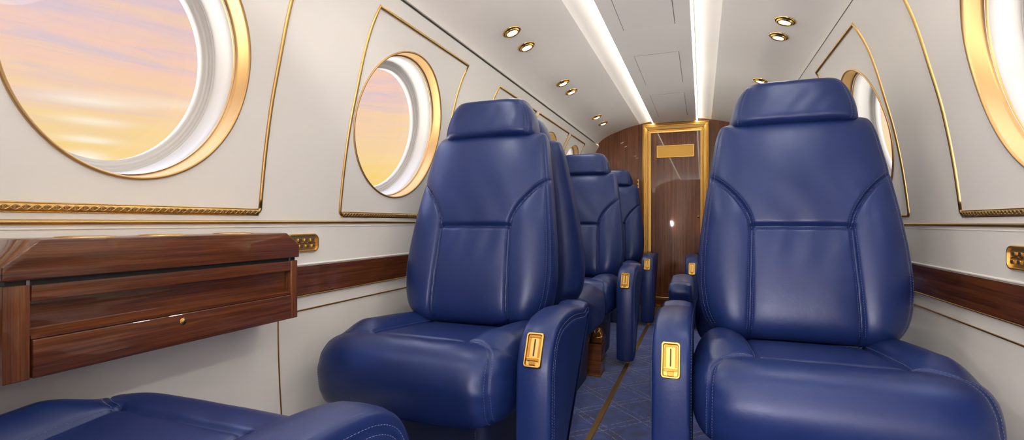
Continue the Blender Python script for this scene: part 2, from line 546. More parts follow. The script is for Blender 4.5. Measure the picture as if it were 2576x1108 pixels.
# ------------------------------------------------------------------ door
DX = XC + 0.004
door = empty('door_1', (DX, Y1, 0))
tag(door, 'glossy walnut door in a gold frame at the end of the aisle', 'door', kind='structure')
hi, ho, zt, zo = 0.177, 0.232, 1.288, 1.351
MB().box(-hi, hi, -.016, -.002, .0, zt, .0015).build('door_leaf', M['wood_v'], door, smooth=False)
def arch(prof, z0, name, mat):
    """sweep a stepped profile (across, out) around jambs and header"""
    mb = MB()
    rows = []
    for (c, d) in prof:
        w = hi + c; t = zt + c * (zo - zt) / (ho - hi)
        rows.append([(-w, -d, z0), (-w, -d, t), (w, -d, t), (w, -d, z0)])
    mb.grid(rows)
    o = mb.build(name, mat, door, smooth=False); fix_normals(o)
    return o
arch([(-.004, .012), (-.004, .026), (.006, .028), (.010, .022), (.014, .022), (.018, .034), (.034, .040), (.038, .034), (.042, .034), (.046, .042), (.053, .040), (.055, .034), (.055, .001)], .0, 'door_frame', M['gold_frame'])
MB().box(-.128, .128, -.021, -.016, 1.100, 1.186, .001).build('plaque_plate', M['gold_text'], door, smooth=False)
mb = MB()
for (a, b, c, d) in ((-.130, .130, 1.182, 1.188), (-.130, .130, 1.098, 1.104), (-.130, -.124, 1.098, 1.188), (.124, .130, 1.098, 1.188)):
    mb.box(a, b, -.025, -.016, c, d, .0012)
mb.build('plaque_frame', M['gold_frame'], door, smooth=False)
mb = MB().box(-hi + .001, hi - .001, -.052, -.016, .0, .072, .003)
th = mb.build('threshold', M['gold'], door, smooth=False)
MB().box(-hi + .02, hi - .02, -.0535, -.0515, .016, .054, .0006).build('threshold_inset', M['wood_x'], th, smooth=False)
mb = MB()
mb.tube([(hi - .018, -.016, .66), (hi - .018, -.032, .66)], .004)
mb.lathe([(.0, .0), (.008, .0), (.009, .004), (.008, .008), (.0, .009)], Matrix.Translation((hi - .018, -.032, .66)) @ Matrix.Rotation(PI / 2, 4, 'X'), 16, False)
mb.build('door_knob', M['gold'], door)

# small gold hooks on the bulkhead beside the frame
for (x, z, lab) in ((-0.448, H + .292, 'small gold hook on the walnut bulkhead left of the door frame'),
                    (0.072, H + .335, 'small gold hook on the walnut bulkhead right of the door frame')):
    root = empty('wall_hook', (x, Y1, z)); tag(root, lab, 'hook', 'hooks beside the door')
    MB().box(-.007, .007, -.006, -.0002, -.034, .034, .002).build('back_plate', M['gold_soft'], root, smooth=False)
    mb = MB(); mb.tube(catmull([(0, -.006, .012), (0, -.020, .010), (0, -.026, .018), (0, -.024, .028)], 6), .0035)
    mb.tube(catmull([(0, -.006, -.014), (0, -.018, -.018), (0, -.022, -.010), (0, -.020, -.002)], 6), .003)
    mb.build('prongs', M['gold'], root)

# ------------------------------------------------------------------ wall mouldings
def wall_pt(side, y, z, out=0.0):
    e = 0.004
    s = (float(hw(z + e)) - float(hw(z - e))) / (2 * e)
    n = Vector((-side, 0, side * s * side)); n = Vector((-side * 1.0, 0, s)); n.normalize()
    return Vector((wx(side, z), y, H + z)) + n * out

MOULD = [  # side, y0, y1, z0, z1, label, ornate
    (-1, .285, .812, .022, .556, 'gold moulding framing the large left window nearest the camera, scrolled bottom rail', True),
    (-1, 1.066, 1.580, .021, .553, 'gold moulding framing the window beside the front left seat', True),
    (-1, 1.868, 2.350, .021, .553, 'thin gold moulding mostly hidden by the front left headrest', False),
    (-1, 2.390, 3.000, .021, .553, 'thin gold moulding around the far left window past the front left seat', False),
    (-1, 3.050, 3.450, .021, .553, 'farthest thin gold moulding on the left wall by the bulkhead', False),
    (1, .640, 1.352, .018, .556, 'gold moulding with scrolled bottom rail framing the right-edge window', True),
    (1, 1.640, 2.120, .018, .556, 'gold moulding with pointed top framing the window behind the right seat', False)]
def moulding(side, y0, y1, z0, z1, lab, ornate):
    root = empty('panel_moulding', wall_pt(side, (y0 + y1) / 2, z0))
    tag(root, lab, 'moulding', 'gold window panel mouldings')
    org = Vector(root.location)
    r = .007
    # side rails + top rail (half-round section) with rounded lower corners
    path = []
    cr = .009
    for a in np.linspace(0, PI / 2, 5): path.append((y0 + cr - cr * math.sin(a) , z0 + cr - cr * math.cos(a)))
    path += [(y0, z) for z in np.linspace(z0 + cr, z1, 26)[1:]]
    path += [(y, z1) for y in np.linspace(y0, y1, 8)[1:]]
    path += [(y1, z) for z in np.linspace(z1, z0 + cr, 26)[1:]]
    for a in np.linspace(PI / 2, 0, 5): path.append((y1 - cr + cr * math.sin(a), z0 + cr - cr * math.cos(a)))
    def rail(path, wid, hgt, name, mat):
        rows = []
        n = len(path)
        for k in range(7):
            a = PI * k / 6
            row = []
            for i, (y, z) in enumerate(path):
                ya, za = path[max(i - 1, 0)]; yb, zb = path[min(i + 1, n - 1)]
                t = Vector((yb - ya, zb - za)); t.normalize(); q = Vector((-t.y, t.x))
                # mitre
                m = 1.0
                c = q * (wid * math.cos(a) * m)
                row.append(wall_pt(side, y + c.x, z + c.y, hgt * math.sin(a) - .0005) - org)
            rows.append(row)
        mb = MB(); mb.grid(rows)
        o = mb.build(name, mat, root); fix_normals(o)
        return o
    rail(path, .0045, .0050, 'rails', M['gold_soft'])
    yy = np.linspace(y0 + cr * .5, y1 - cr * .5, 40)
    bot = rail([(y, z0) for y in yy], .0068 if ornate else .0045, .0045, 'bottom_rail', M['gold_soft'])
    if ornate:
        mb = MB()
        for ph in (0, PI):
            pts = [wall_pt(side, y, z0 + .0036 * math.sin(2 * PI * (y - y0) / .024 + ph), .0040) - org for y in np.linspace(y0 + cr, y1 - cr, int((y1 - y0) / .0022))]
            mb.tube(pts, .0011, seg=6)
        k = 0
        y = y0 + cr + .009
        while y < y1 - cr - .005:
            c = wall_pt(side, y, z0, .0042) - org
            mb.tube([c + Vector((0, .0022 * math.cos(t), .0024 * math.sin(t))) for t in np.linspace(0, 1.6 * PI, 9)], .0009, seg=5)
            y += .012
        mb.build('scrollwork', M['gold_soft'], bot)['kind'] = 'stuff'
        mb = MB()
        for dz in (-.0066, .0066):
            mb.tube([wall_pt(side, y, z0 + dz, .001) - org for y in yy], .0012, seg=6)
        mb.build('bead', M['gold'], bot)
for m_ in MOULD: moulding(*m_)

# long strips along the walls
def strip(side, z0, z1, hgt, name, mat, lab, ya=Y0 + .01, yb=Y1 - .002, sharp=False):
    mb = MB()
    rows = []
    if sharp: prof = [(z0, 0), (z0, hgt), (z1, hgt), (z1, 0)]
    else: prof = [(z0 + (z1 - z0) * (1 - math.cos(PI * k / 6)) / 2, hgt * math.sin(PI * k / 6)) for k in range(7)]
    for z, h in prof:
        rows.append([wall_pt(side, y, z, h - .0004) for y in np.linspace(ya, yb, 12)])
    mb.grid(rows)
    o = mb.build(name, mat, smooth=not sharp); fix_normals(o)
    tag(o, lab, 'trim', kind='structure')
    return o
k = 4
for s, nm in ((-1, 'left'), (1, 'right')):
    dz = 0.0 if s < 0 else -0.006
    strip(s, -.004 + dz, .0045 + dz, .0045, 'trim_%d' % k, M['gold_soft'], 'thin gold line along the %s wall below the windows' % nm); k += 1
    strip(s, -.0115 + dz, -.008 + dz, .0015, 'trim_%d' % k, M['wall'], 'cream lip under the thin gold line on the %s wall' % nm); k += 1
    strip(s, -.174 + dz, -.106 + dz, .004, 'trim_%d' % k, M['wood_h'], 'glossy walnut band along the %s wall' % nm, sharp=True); k += 1
    strip(s, -.1795 + dz, -.1745 + dz, .006, 'trim_%d' % k, M['gold_soft'], 'gold line under the walnut band on the %s wall' % nm); k += 1
    strip(s, -.105 + dz, -.099 + dz, .003, 'trim_%d' % k, M['wall'], 'cream rounded lip above the walnut band on the %s wall' % nm); k += 1
    strip(s, -.2135 + dz, -.2095 + dz, .003, 'trim_%d' % k, M['gold_dark'], 'lower fine gold line on the %s wall below the walnut band' % nm); k += 1
# upright gold line below the left cabinet
mb = MB()
rows = []
for kk in range(5):
    a = PI * kk / 4
    rows.append([wall_pt(-1, .864 + .0016 * math.cos(a), z, .0022 * math.sin(a)) for z in np.linspace(-.215, -.60, 20)])
mb.grid(rows); o = mb.build('trim_%d' % k, M['gold_dark']); fix_normals(o)
tag(o, 'upright fine gold line on the lower left wall beside the wooden cabinet', 'trim', kind='structure')

# ------------------------------------------------------------------ ceiling reading lamps
def lamp(side, y, lab, power):
    off = .45
    e = .004
    s = (float(cz(off + e)) - float(cz(off - e))) / (2 * e)
    p = Vector((XC + side * off, y, H + float(cz(off))))
    n = Vector((side * s, 0, -1)).normalized()       # pointing into the cabin
    root = empty('reading_lamp', p); tag(root, lab, 'ceiling lamp', 'gold reading lamps in the ceiling')
    R = n.to_track_quat('Z', 'Y').to_matrix().to_4x4()
    mb = MB()
    mb.lathe([(.034, -.001), (.034, .0025), (.0325, .0045), (.029, .005), (.0275, .004), (.027, .007), (.0245, .010), (.0215, .0105), (.0195, .008), (.0190, .001)], R, 40, False)
    mb.build('gold_bezel', M['gold'], root)
    mb = MB()
    mb.lathe([(.0191, .002), (.018, .006), (.013, .009), (.006, .0105), (.0, .011)], R, 32, False)
    mb.build('lens', M['lamp'], root)
    if power > 0:
        ld = bpy.data.lights.new('lamp_beam', 'SPOT'); ld.energy = power; ld.spot_size = math.radians(158); ld.spot_blend = 0.9
        ld.color = (1.0, 0.985, 0.95); ld.shadow_soft_size = .03
        lo = bpy.data.objects.new('lamp_beam', ld); COL.objects.link(lo); lo.parent = root
        lo.location = n * .02; lo.rotation_euler = (-n).to_track_quat('Z', 'Y').to_euler()
LAMP_W = 1.25
FILL_LAMP_W = 32.0
PAIRS = [(-1, 1.66, 'left ceiling reading lamp, first of the nearest pair'), (-1, 1.82, 'left ceiling reading lamp, second of the nearest pair'),
         (-1, 2.36, 'left ceiling reading lamp, first of the middle pair'), (-1, 2.53, 'left ceiling reading lamp, second of the middle pair'),
         (-1, 3.20, 'left ceiling reading lamp, first of the pair nearest the bulkhead'), (-1, 3.42, 'left ceiling reading lamp closest to the walnut bulkhead'),
         (1, 1.90, 'right ceiling reading lamp nearest the camera'), (1, 2.05, 'right ceiling reading lamp just beyond the nearest one'),
         (1, 2.66, 'right ceiling reading lamp peeking over the right headrest'), (1, 2.82, 'right ceiling reading lamp half hidden by the right headrest')]
for s, y, lab in PAIRS: lamp(s, y, lab, LAMP_W)
AFT = [(-1, .95), (-1, 1.10), (-1, .20), (-1, .35), (-1, -.60), (-1, -.45), (1, 1.00), (1, 1.15), (1, .25), (1, .40), (1, -.60), (1, -.45)]
for i, (s, y) in enumerate(AFT): lamp(s, y, 'ceiling reading lamp of the same kind, above the camera and out of the frame', LAMP_W)

# unseen fill lamps added behind the camera, standing in for a flash
for wlx, wll, wlk in ((-.50, 'left', .65), (.13, 'right', 1.35)):
    root = empty('fill_lamp', (wlx, Y0, H - .02)); tag(root, 'added unseen fill lamp on the %s of the bulkhead behind the camera' % wll, 'fill lamp', 'added fill lamps')
    Rm = Matrix.Rotation(-PI / 2, 4, 'X')
    mb = MB(); mb.lathe([(.05, .0005), (.05, .010), (.046, .014), (.040, .015), (.038, .010)], Rm, 48, False); mb.build('gold_back', M['gold'], root)
    mb = MB(); mb.lathe([(.038, .010), (.037, .022), (.033, .034), (.024, .043), (.011, .047), (.0, .048)], Rm, 48, False); mb.build('fill_globe', M['globe'], root)
    ld = bpy.data.lights.new('fill_point', 'POINT'); ld.energy = FILL_LAMP_W * wlk; ld.shadow_soft_size = .04; ld.color = (1.0, .985, .96)
    lo = bpy.data.objects.new('fill_point', ld); COL.objects.link(lo); lo.parent = root; lo.location = (0, .11, 0)
# ------------------------------------------------------------------ seats
def smooth01(a, b, x):
    t = np.clip((x - a) / (b - a), 0, 1)
    return t * t * (3 - 2 * t)

def dist_poly(X, Y, poly):
    """min distance of arrays to an open polyline"""
    D = np.full(X.shape, 1e9)
    for (x0, y0), (x1, y1) in zip(poly[:-1], poly[1:]):
        dx, dy = x1 - x0, y1 - y0
        l2 = dx * dx + dy * dy + 1e-14
        t = np.clip(((X - x0) * dx + (Y - y0) * dy) / l2, 0, 1)
        D = np.minimum(D, np.hypot(X - x0 - t * dx, Y - y0 - t * dy))
    return D

def edge_spaced(n, mix=.62):
    a = np.linspace(-1, 1, n)
    return (1 - mix) * a + mix * np.sin(PI / 2 * a)

def stitches(mb, pts, step=.0056, fill=.66, r=.00045, start=0.0):
    """dashes along a 3-D polyline"""
    P = [Vector(p) for p in pts]
    d = [0.0]
    for a, b in zip(P[:-1], P[1:]): d.append(d[-1] + (b - a).length)
    def at(s):
        i = int(np.searchsorted(d, s)) - 1; i = max(0, min(i, len(P) - 2))
        t = (s - d[i]) / max(d[i + 1] - d[i], 1e-9)
        return P[i].lerp(P[i + 1], t)
    s = start
    while s + step * fill < d[-1]:
        a, b = at(s), at(s + step * fill)
        mb.tube([a, a.lerp(b, .5), b], [r * .6, r, r * .6], seg=4)
        s += step

def offset_poly(poly, d):
    out = []
    n = len(poly)
    for i in range(n):
        a = poly[max(i - 1, 0)]; b = poly[min(i + 1, n - 1)]
        tx, ty = b[0] - a[0], b[1] - a[1]
        l = math.hypot(tx, ty) + 1e-12
        out.append((poly[i][0] - ty / l * d, poly[i][1] + tx / l * d))
    return out

def resample(poly, step):
    out = [poly[0]]
    for (a, b) in zip(poly[:-1], poly[1:]):
        l = math.hypot(b[0] - a[0], b[1] - a[1]); k = max(1, int(l / step))
        for j in range(1, k + 1): out.append((a[0] + (b[0] - a[0]) * j / k, a[1] + (b[1] - a[1]) * j / k))
    return out

# ---- backrest -----------------------------------------------------
BL = .567; TILT = math.radians(12.5)
bw = pchip([0, .02, .05, .1, .17, .27, .38, .5, .62, .74, .84, .92, .96, .985, 1.0],
           [.155, .178, .197, .214, .2235, .228, .225, .218, .209, .199, .190, .1825, .176, .169, .152])
bt = pchip([0, .15, .35, .6, 1.0], [.150, .148, .138, .118, .096])
B0 = Vector((0, .150 + .070, .330))
def back_world(x, s, d):
    """x across, s up the back, d towards the sitter"""
    return np.stack([x, B0.y + s * math.sin(TILT) - d * math.cos(TILT), B0.z + s * math.cos(TILT) + d * math.sin(TILT)], -1)
SH = .48                                   # height of the cross seam
def seam_v():
    pts = [(.114 - .010 * t / SH, t * BL) for t in np.linspace(.0, SH, 12)]
    w1 = float(bw(.735)) + .002
    for t in np.linspace(SH, .735, 16)[1:]:
        u = (t - SH) / (.735 - SH)
        pts.append((.104 + (w1 - .104) * u ** 1.75, t * BL))
    return pts
SV = seam_v()
SVx = pchip([p[1] for p in SV], [p[0] for p in SV])
SHL = [(-.104, SH * BL), (.104, SH * BL)]
EDGE = .945
def back_depth(x, s):
    t = s / BL
    w = bw(t)
    q = np.clip(np.abs(x) / w, 0, 1)
    p = np.clip(np.abs(2 * t - 1), 0, 1)
    e = (1 - q ** 3.6) ** (1 / 2.6) * (1 - p ** 14) ** (1 / 2.4)
    base = bt(t) / 2 * e
    ax = np.abs(x)
    xs = np.where(t < .735, SVx(np.clip(s, 0, .735 * BL)), 9.0)
    inb = (ax > xs)
    bol = np.where(inb, np.sin(PI * np.clip((ax - xs) / np.maximum(w - xs, .004), 0, 1)) ** .8, 0) * .013 * smooth01(.74, .5, t)
    cen = np.where(~inb & (t < SH), .006 * (1 - (ax / .11) ** 4).clip(0, 1) * np.sin(PI * np.clip(t / SH, 0, 1)) ** .5, 0)
    upp = np.where(~inb & (t >= SH), .012 * np.sin(PI * np.clip((t - SH) / (1 - SH), 0, 1)) ** .45 * (1 - (ax / (w + .001)) ** 3).clip(0, 1), 0)
    dv = np.minimum(dist_poly(x, s, SV), dist_poly(-x, s, SV))
    dh = dist_poly(x, s, SHL)
    g = .0085 * np.exp(-(dv / .0045) ** 2) + .0105 * np.exp(-(dh / .0055) ** 2)
    de = np.abs(q - EDGE) * w
    g += .0022 * np.exp(-(de / .003) ** 2) * smooth01(.02, .08, t) * smooth01(1.0, .93, t)
    # broad soft wrinkles under the cross seam
    wr = .0016 * np.sin(x * 95 + 1.7 * np.sin(s * 14)) * np.exp(-((t - .42) / .09) ** 2) * (ax < xs)
    wr = wr + .0010 * np.sin(x * 60 + s * 40) * np.exp(-((t - .62) / .15) ** 2)
    # lumbar curve
    lum = .012 * np.sin(PI * np.clip(t, 0, 1)) - .004
    return base + (bol + cen + upp - g + wr) * np.minimum(1, e * 1.6) + lum
def back_rear(x, s):
    t = s / BL
    w = bw(t); q = np.clip(np.abs(x) / w, 0, 1); p = np.clip(np.abs(2 * t - 1), 0, 1)
    e = (1 - q ** 5) ** (1 / 2.4) * (1 - p ** 16) ** (1 / 2.4)
    lum = .012 * np.sin(PI * np.clip(t, 0, 1)) - .004
    return -bt(t) / 2 * e + lum
def mesh_back():
    q = edge_spaced(151); p = edge_spaced(171, .5)
    Q, Pp = np.meshgrid(q, p)
    S = (Pp + 1) / 2 * BL
    X = Q * bw(S / BL)
    F = back_world(X, S, back_depth(X, S))
    R = back_world(X, S, back_rear(X, S))
    mb = MB()
    n, m = Q.shape
    mb.grid([[tuple(F[i, j]) for j in range(m)] for i in range(n)])
    mb.grid([[tuple(R[i, j]) for j in range(m - 1, -1, -1)] for i in range(n)])
    bm = bmesh.new()
    me = bpy.data.meshes.new('tmp'); me.from_pydata(mb.v, [], mb.f); bm.from_mesh(me); bpy.data.meshes.remove(me)
    bmesh.ops.remove_doubles(bm, verts=list(bm.verts), dist=1e-5)
    bmesh.ops.recalc_face_normals(bm, faces=list(bm.faces))
    out = MB(); out.bm(bm)
    return out
def back_pts(poly, lift=.0004):
    poly = resample(poly, .004)
    x = np.array([p[0] for p in poly]); s = np.array([p[1] for p in poly])
    return [tuple(v) for v in back_world(x, s, back_depth(x, s) + lift)]
def mesh_back_stitch():
    mb = MB()
    for sg in (-1, 1):
        sv = [(sg * a, b) for a, b in SV if b > .02]
        for d in (-.0052, .0052):
            stitches(mb, back_pts(offset_poly(sv, d)))
        ed = [(sg * (EDGE - .018) * float(bw(t)), t * BL) for t in np.linspace(.06, .95, 50)]
        stitches(mb, back_pts(ed))
        ed = [(sg * (EDGE + .017) * float(bw(t)), t * BL) for t in np.linspace(.06, .95, 50)]
        stitches(mb, back_pts(ed))
    stitches(mb, back_pts([(-.098, SH * BL - .0065), (.098, SH * BL - .0065)]))
    return mb

# ---- headrest -----------------------------------------------------
HL = .124
H0 = B0 + Vector((0, (BL - .025) * math.sin(TILT), (BL - .025) * math.cos(TILT)))
hwd = pchip([0, .05, .14, .3, .5, .7, .86, .95, 1.0], [.138, .1435, .1455, .144, .139, .130, .118, .109, .098])
HT = .126
def head_world(x, s, d):
    return np.stack([x, H0.y + .004 + s * math.sin(TILT * .8) - d * math.cos(TILT * .8), H0.z + s * math.cos(TILT * .8) + d * math.sin(TILT * .8)], -1)
def head_front(x, s):
    t = s / HL; w = hwd(t); q = np.clip(np.abs(x) / w, 0, 1); p = np.clip(np.abs(2 * t - 1), 0, 1)
    e = (1 - q ** 6) ** (1 / 2.4) * (1 - p ** 9) ** (1 / 2.3)
    de = np.abs(q - .87) * w
    g = .0022 * np.exp(-(de / .003) ** 2) * smooth01(.0, .15, t) * smooth01(1, .85, t)
    wr = .0003 * np.sin(x * 120 + 2 * np.sin(s * 60)) * smooth01(.9, .5, t)
    return HT / 2 * e * (1.12 - .16 * t) - (g + wr) * e
def head_rear(x, s):
    t = s / HL; w = hwd(t); q = np.clip(np.abs(x) / w, 0, 1); p = np.clip(np.abs(2 * t - 1), 0, 1)
    return -HT / 2 * (1 - q ** 5) ** (1 / 2.4) * (1 - p ** 5) ** (1 / 2.3) * .9
def two_sheet(front, rear, world, wfun, Lh, nq, np_):
    q = edge_spaced(nq); p = edge_spaced(np_, .75)
    Q, Pp = np.meshgrid(q, p); S = (Pp + 1) / 2 * Lh; X = Q * wfun(S / Lh)
    F = world(X, S, front(X, S)); R = world(X, S, rear(X, S))
    mb = MB(); n, m = Q.shape
    mb.grid([[tuple(F[i, j]) for j in range(m)] for i in range(n)])
    mb.grid([[tuple(R[i, j]) for j in range(m - 1, -1, -1)] for i in range(n)])
    bm = bmesh.new(); me = bpy.data.meshes.new('tmp'); me.from_pydata(mb.v, [], mb.f); bm.from_mesh(me); bpy.data.meshes.remove(me)
    bmesh.ops.remove_doubles(bm, verts=list(bm.verts), dist=1e-5)
    bmesh.ops.recalc_face_normals(bm, faces=list(bm.faces))
    out = MB(); out.bm(bm); return out
def mesh_head(): return two_sheet(head_front, head_rear, head_world, hwd, HL, 91, 61)
def mesh_head_stitch():
    mb = MB()
    for sg in (-1, 1):
        for qq in (.845, .895):
            t = np.linspace(.06, .92, 30)
            x = sg * qq * hwd(t); s = t * HL
            stitches(mb, [tuple(v) for v in head_world(x, s, head_front(x, s) + .0004)])
    return mb

# ---- cushion ------------------------------------------------------
CW = .240
loop_ctrl = [(.190, .338), (.10, .348), (.0, .356), (-.085, .364), (-.137, .362), (-.174, .343), (-.194, .304), (-.194, .265), (-.178, .222), (-.145, .204), (-.08, .20), (.06, .20), (.185, .21), (.205, .245), (.208, .29), (.203, .325)]
LOOP = np.array(catmull(loop_ctrl, 14, True))
_d = np.hypot(*(np.roll(LOOP, -1, 0) - LOOP).T)
ARC = np.concatenate([[0], np.cumsum(_d)]); TOT = ARC[-1]; ARC = ARC[:-1]
CC = np.array([.0, .285])
def loop_at(l):
    l = np.mod(l, TOT)
    y = np.interp(l, np.append(ARC, TOT), np.append(LOOP[:, 0], LOOP[0, 0]))
    z = np.interp(l, np.append(ARC, TOT), np.append(LOOP[:, 1], LOOP[0, 1]))
    return y, z
LF = float(ARC[np.argmin(np.hypot(LOOP[:, 0] + .085, LOOP[:, 1] - .364))])   # arc length at the front roll seam
LB = float(ARC[np.argmin(np.hypot(LOOP[:, 0] + .160, LOOP[:, 1] - .21))])
CS_A = [(.118, -.02), (.118, LF)]
CS_B = [(0, LF), (.118, LF)]
CS_C = [tuple(p) for p in catmull([(.118, LF), (.150, LF + .006), (.182, LF + .030), (.200, LF + .075), (.205, LF + .15), (.205, LB)], 10)]
def cush(q, l):
    """surface point of the cushion for q in -1..1 and arc length l"""
    x = q * CW
    ax = np.abs(x)
    y, z = loop_at(l)
    e = np.clip(1 - np.abs(q) ** 9.0, 0, 1) ** (1 / 2.5)
    # round the front corners a little more in plan
    front = smooth01(-.02, -.17, y)
    e2 = np.clip(1 - np.abs(q) ** 6.0, 0, 1) ** (1 / 2.6)
    ee = e * (1 - front * .5) + e2 * front * .5
    dA = dist_poly(ax, l, CS_A); dB = dist_poly(ax, l, CS_B); dC = dist_poly(ax, l, CS_C)
    g = .006 * np.exp(-(dA / .005) ** 2) + .0055 * np.exp(-(dB / .0055) ** 2) + .0045 * np.exp(-(dC / .0045) ** 2)
    top = (l < LF + .02)
    bol = np.where(top,   .028 * np.sin(PI * np.clip((ax - .118) / (CW - .118), 0, 1)) ** .8 * (ax > .118) * smooth01(LF + .03, LF - .06, l), 0)
    pan = np.where(l < LF, .005 * np.sin(PI * np.clip(l / LF, 0, 1)) ** .5 * (1 - (ax / .118) ** 4).clip(0, 1), 0)
    roll = .005 * np.exp(-((l - LF - .05) / .04) ** 2) * (1 - (ax / .21) ** 4).clip(0, 1)
    wr = .0008 * np.sin(l * 150 + 6 * np.sin(x * 9)) * np.exp(-((ax - .20) / .02) ** 2) * smooth01(LF + .05, LF + .09, l) * smooth01(LB, LB - .05, l)
    wr = wr + .0006 * np.sin(x * 70 + np.sin(l * 30) * 2) * np.exp(-((l - LF - .03) / .035) ** 2)
    # outward direction in the YZ plane
    y2, z2 = loop_at(l + .004); y1, z1 = loop_at(l - .004)
    ty, tz = y2 - y1, z2 - z1
    ln = np.hypot(ty, tz) + 1e-12
    ny, nz = tz / ln, -ty / ln
    disp = bol + pan + roll + wr - g
    yy = CC[0] + (y - CC[0]) * ee + ny * disp * ee
    zz = CC[1] + (z - CC[1]) * ee + nz * disp * ee
    return np.stack([x, yy, zz], -1)
def mesh_cushion():
    q = edge_spaced(151, .7)
    lf = np.concatenate([np.linspace(0, LB, 170), np.linspace(LB, TOT, 50)[1:-1]])
    Q, Lg = np.meshgrid(q, lf)
    P = cush(Q, Lg)
    mb = MB(); n, m = Q.shape
    mb.grid([[tuple(P[i, j]) for j in range(m)] for i in range(n)], close_v=True)
    bm = bmesh.new(); me = bpy.data.meshes.new('tmp'); me.from_pydata(mb.v, [], mb.f); bm.from_mesh(me); bpy.data.meshes.remove(me)
    bmesh.ops.remove_doubles(bm, verts=list(bm.verts), dist=1e-5)
    bmesh.ops.recalc_face_normals(bm, faces=list(bm.faces))
    out = MB(); out.bm(bm); return out
def cush_pts(poly, lift=.0005):
    poly = resample(poly, .004)
    x = np.array([p[0] for p in poly]); l = np.array([p[1] for p in poly])
    P = cush(x / CW, l); 
    c = np.array([0, CC[0], CC[1]])
    v = P - c; v[:, 0] *= .3
    P = P + v / np.linalg.norm(v, axis=1)[:, None] * lift
    return [tuple(p) for p in P]
def mesh_cushion_stitch():
    mb = MB()
    for sg in (-1, 1):
        for d in (-.0048, .0048):
            stitches(mb, cush_pts([(sg * a, b) for a, b in offset_poly(CS_C, d)]))
        stitches(mb, cush_pts([(sg * (.118 + .005), .0), (sg * (.118 + .005), LF - .004)]))
    return mb

# ---- armrest ------------------------------------------------------
ARM_CTRL = [(.235, .392), (.222, .414), (.195, .418), (.168, .412), (.12, .418), (.06, .424), (.0, .423), (-.055, .415), (-.096, .392), (-.119, .352), (-.128, .30), (-.131, .22), (-.130, .12), (-.124, .04), (-.112, .022),
            (-.06, .022), (-.03, .05), (.02, .13), (.085, .20), (.155, .275), (.205, .330), (.228, .366)]
ARM = [tuple(p) for p in catmull(ARM_CTRL, 6, True)]
ARM_X0, ARM_X1 = .236, .308           # inner and outer face
def arm_dx(side): return .012 if side > 0 else .002      # the left-hand seats have slightly wider set arms
def arm_normals():
    n = len(ARM); out = []
    for i in range(n):
        a = ARM[i - 2]; b = ARM[(i + 2) % n]
        tx, ty = b[0] - a[0], b[1] - a[1]; l = math.hypot(tx, ty)
        out.append((ty / l, -tx / l))
    # make sure they point outward
    cx = sum(p[0] for p in ARM) / n; cy = sum(p[1] for p in ARM) / n
    sgn = sum((p[0] - cx) * q[0] + (p[1] - cy) * q[1] for p, q in zip(ARM, out))
    return [(q[0] * (1 if sgn > 0 else -1), q[1] * (1 if sgn > 0 else -1)) for q in out]
ARMN = arm_normals()
def arm_ring(inset): return [(p[0] - q[0] * inset, p[1] - q[1] * inset) for p, q in zip(ARM, ARMN)]
def mesh_armrest(side):
    mb = MB(); r = .011
    xm = (ARM_X0 + ARM_X1) / 2 + arm_dx(side); hwid = (ARM_X1 - ARM_X0) / 2
    rings = []
    prof = [(hwid + .0025, .034), (hwid + .0018, .026)]
    prof += [(hwid - .0012, .0215), (hwid + .001, .017)]          # stitched groove on the face
    prof += [(hwid - r + r * math.cos(a), r - r * math.sin(a)) for a in np.linspace(0.02, PI / 2, 7)]
    prof = prof + [(hwid * .5, -.0022), (0, -.0032)]
    full = [(x, i) for x, i in prof] + [(-x, i) for x, i in prof[::-1][1:]]
    for x, ins in full:
        rings.append([(side * (xm + x), p[0], p[1]) for p in arm_ring(ins)])
    mb.grid(rings, close_u=True)
    n = len(ARM); k = len(rings)
    mb.f.append(tuple(range(n))); mb.f.append(tuple((k - 1) * n + j for j in range(n))[::-1])
    bm = bmesh.new(); me = bpy.data.meshes.new('tmp'); me.from_pydata(mb.v, [], mb.f); bm.from_mesh(me); bpy.data.meshes.remove(me)
    bmesh.ops.recalc_face_normals(bm, faces=list(bm.faces))
    out = MB(); out.bm(bm); return out
def mesh_armrest_stitch(side):
    mb = MB()
    xm = (ARM_X0 + ARM_X1) / 2 + arm_dx(side); hwid = (ARM_X1 - ARM_X0) / 2
    rng = [i for i in range(len(ARM)) if ARM[i][1] > .06 and (ARM[i][0] < -.07 or ARM[i][1] > .38)]
    # keep them in order from rear top to front bottom
    for sx, ins in ((hwid + .0016, .0255), (hwid + .0010, .0155), (-hwid - .0010, .0155)):
        R = arm_ring(ins)
        stitches(mb, [(side * (xm + sx), R[i][0], R[i][1]) for i in rng if i < len(ARM) * .75])
    return mb

# control plate frame on the front of the armrest
def arm_front(z): return min(range(len(ARM)), key=lambda i: abs(ARM[i][1] - z) + (0 if ARM[i][0] < -.06 else 9))
def rrect(w, h, r, n=6):
    out = []
    for cx, cy, a0 in ((w - r, h - r, 0), (-w + r, h - r, PI / 2), (-w + r, -h + r, PI), (w - r, -h + r, 3 * PI / 2)):
        for k in range(n + 1):
            a = a0 + PI / 2 * k / n; out.append((cx + r * math.cos(a), cy + r * math.sin(a)))
    return out
def plate_matrix(side):
    zc_ = .364 if side > 0 else .349
    i0, i1, i2 = arm_front(zc_), arm_front(zc_ + .030), arm_front(zc_ - .030)
    t = Vector((0, ARM[i1][0] - ARM[i2][0], ARM[i1][1] - ARM[i2][1])).normalized()     # up along the plate
    nrm = Vector((0, -t.z, t.y))                                                         # out of it
    xax = t.cross(nrm)
    c = Vector((side * ((ARM_X0 + ARM_X1) / 2 + arm_dx(side)), ARM[i0][0], ARM[i0][1])) + nrm * .0042
    Mx = Matrix((xax, t, nrm)).transposed().to_4x4(); Mx.translation = c
    return Mx
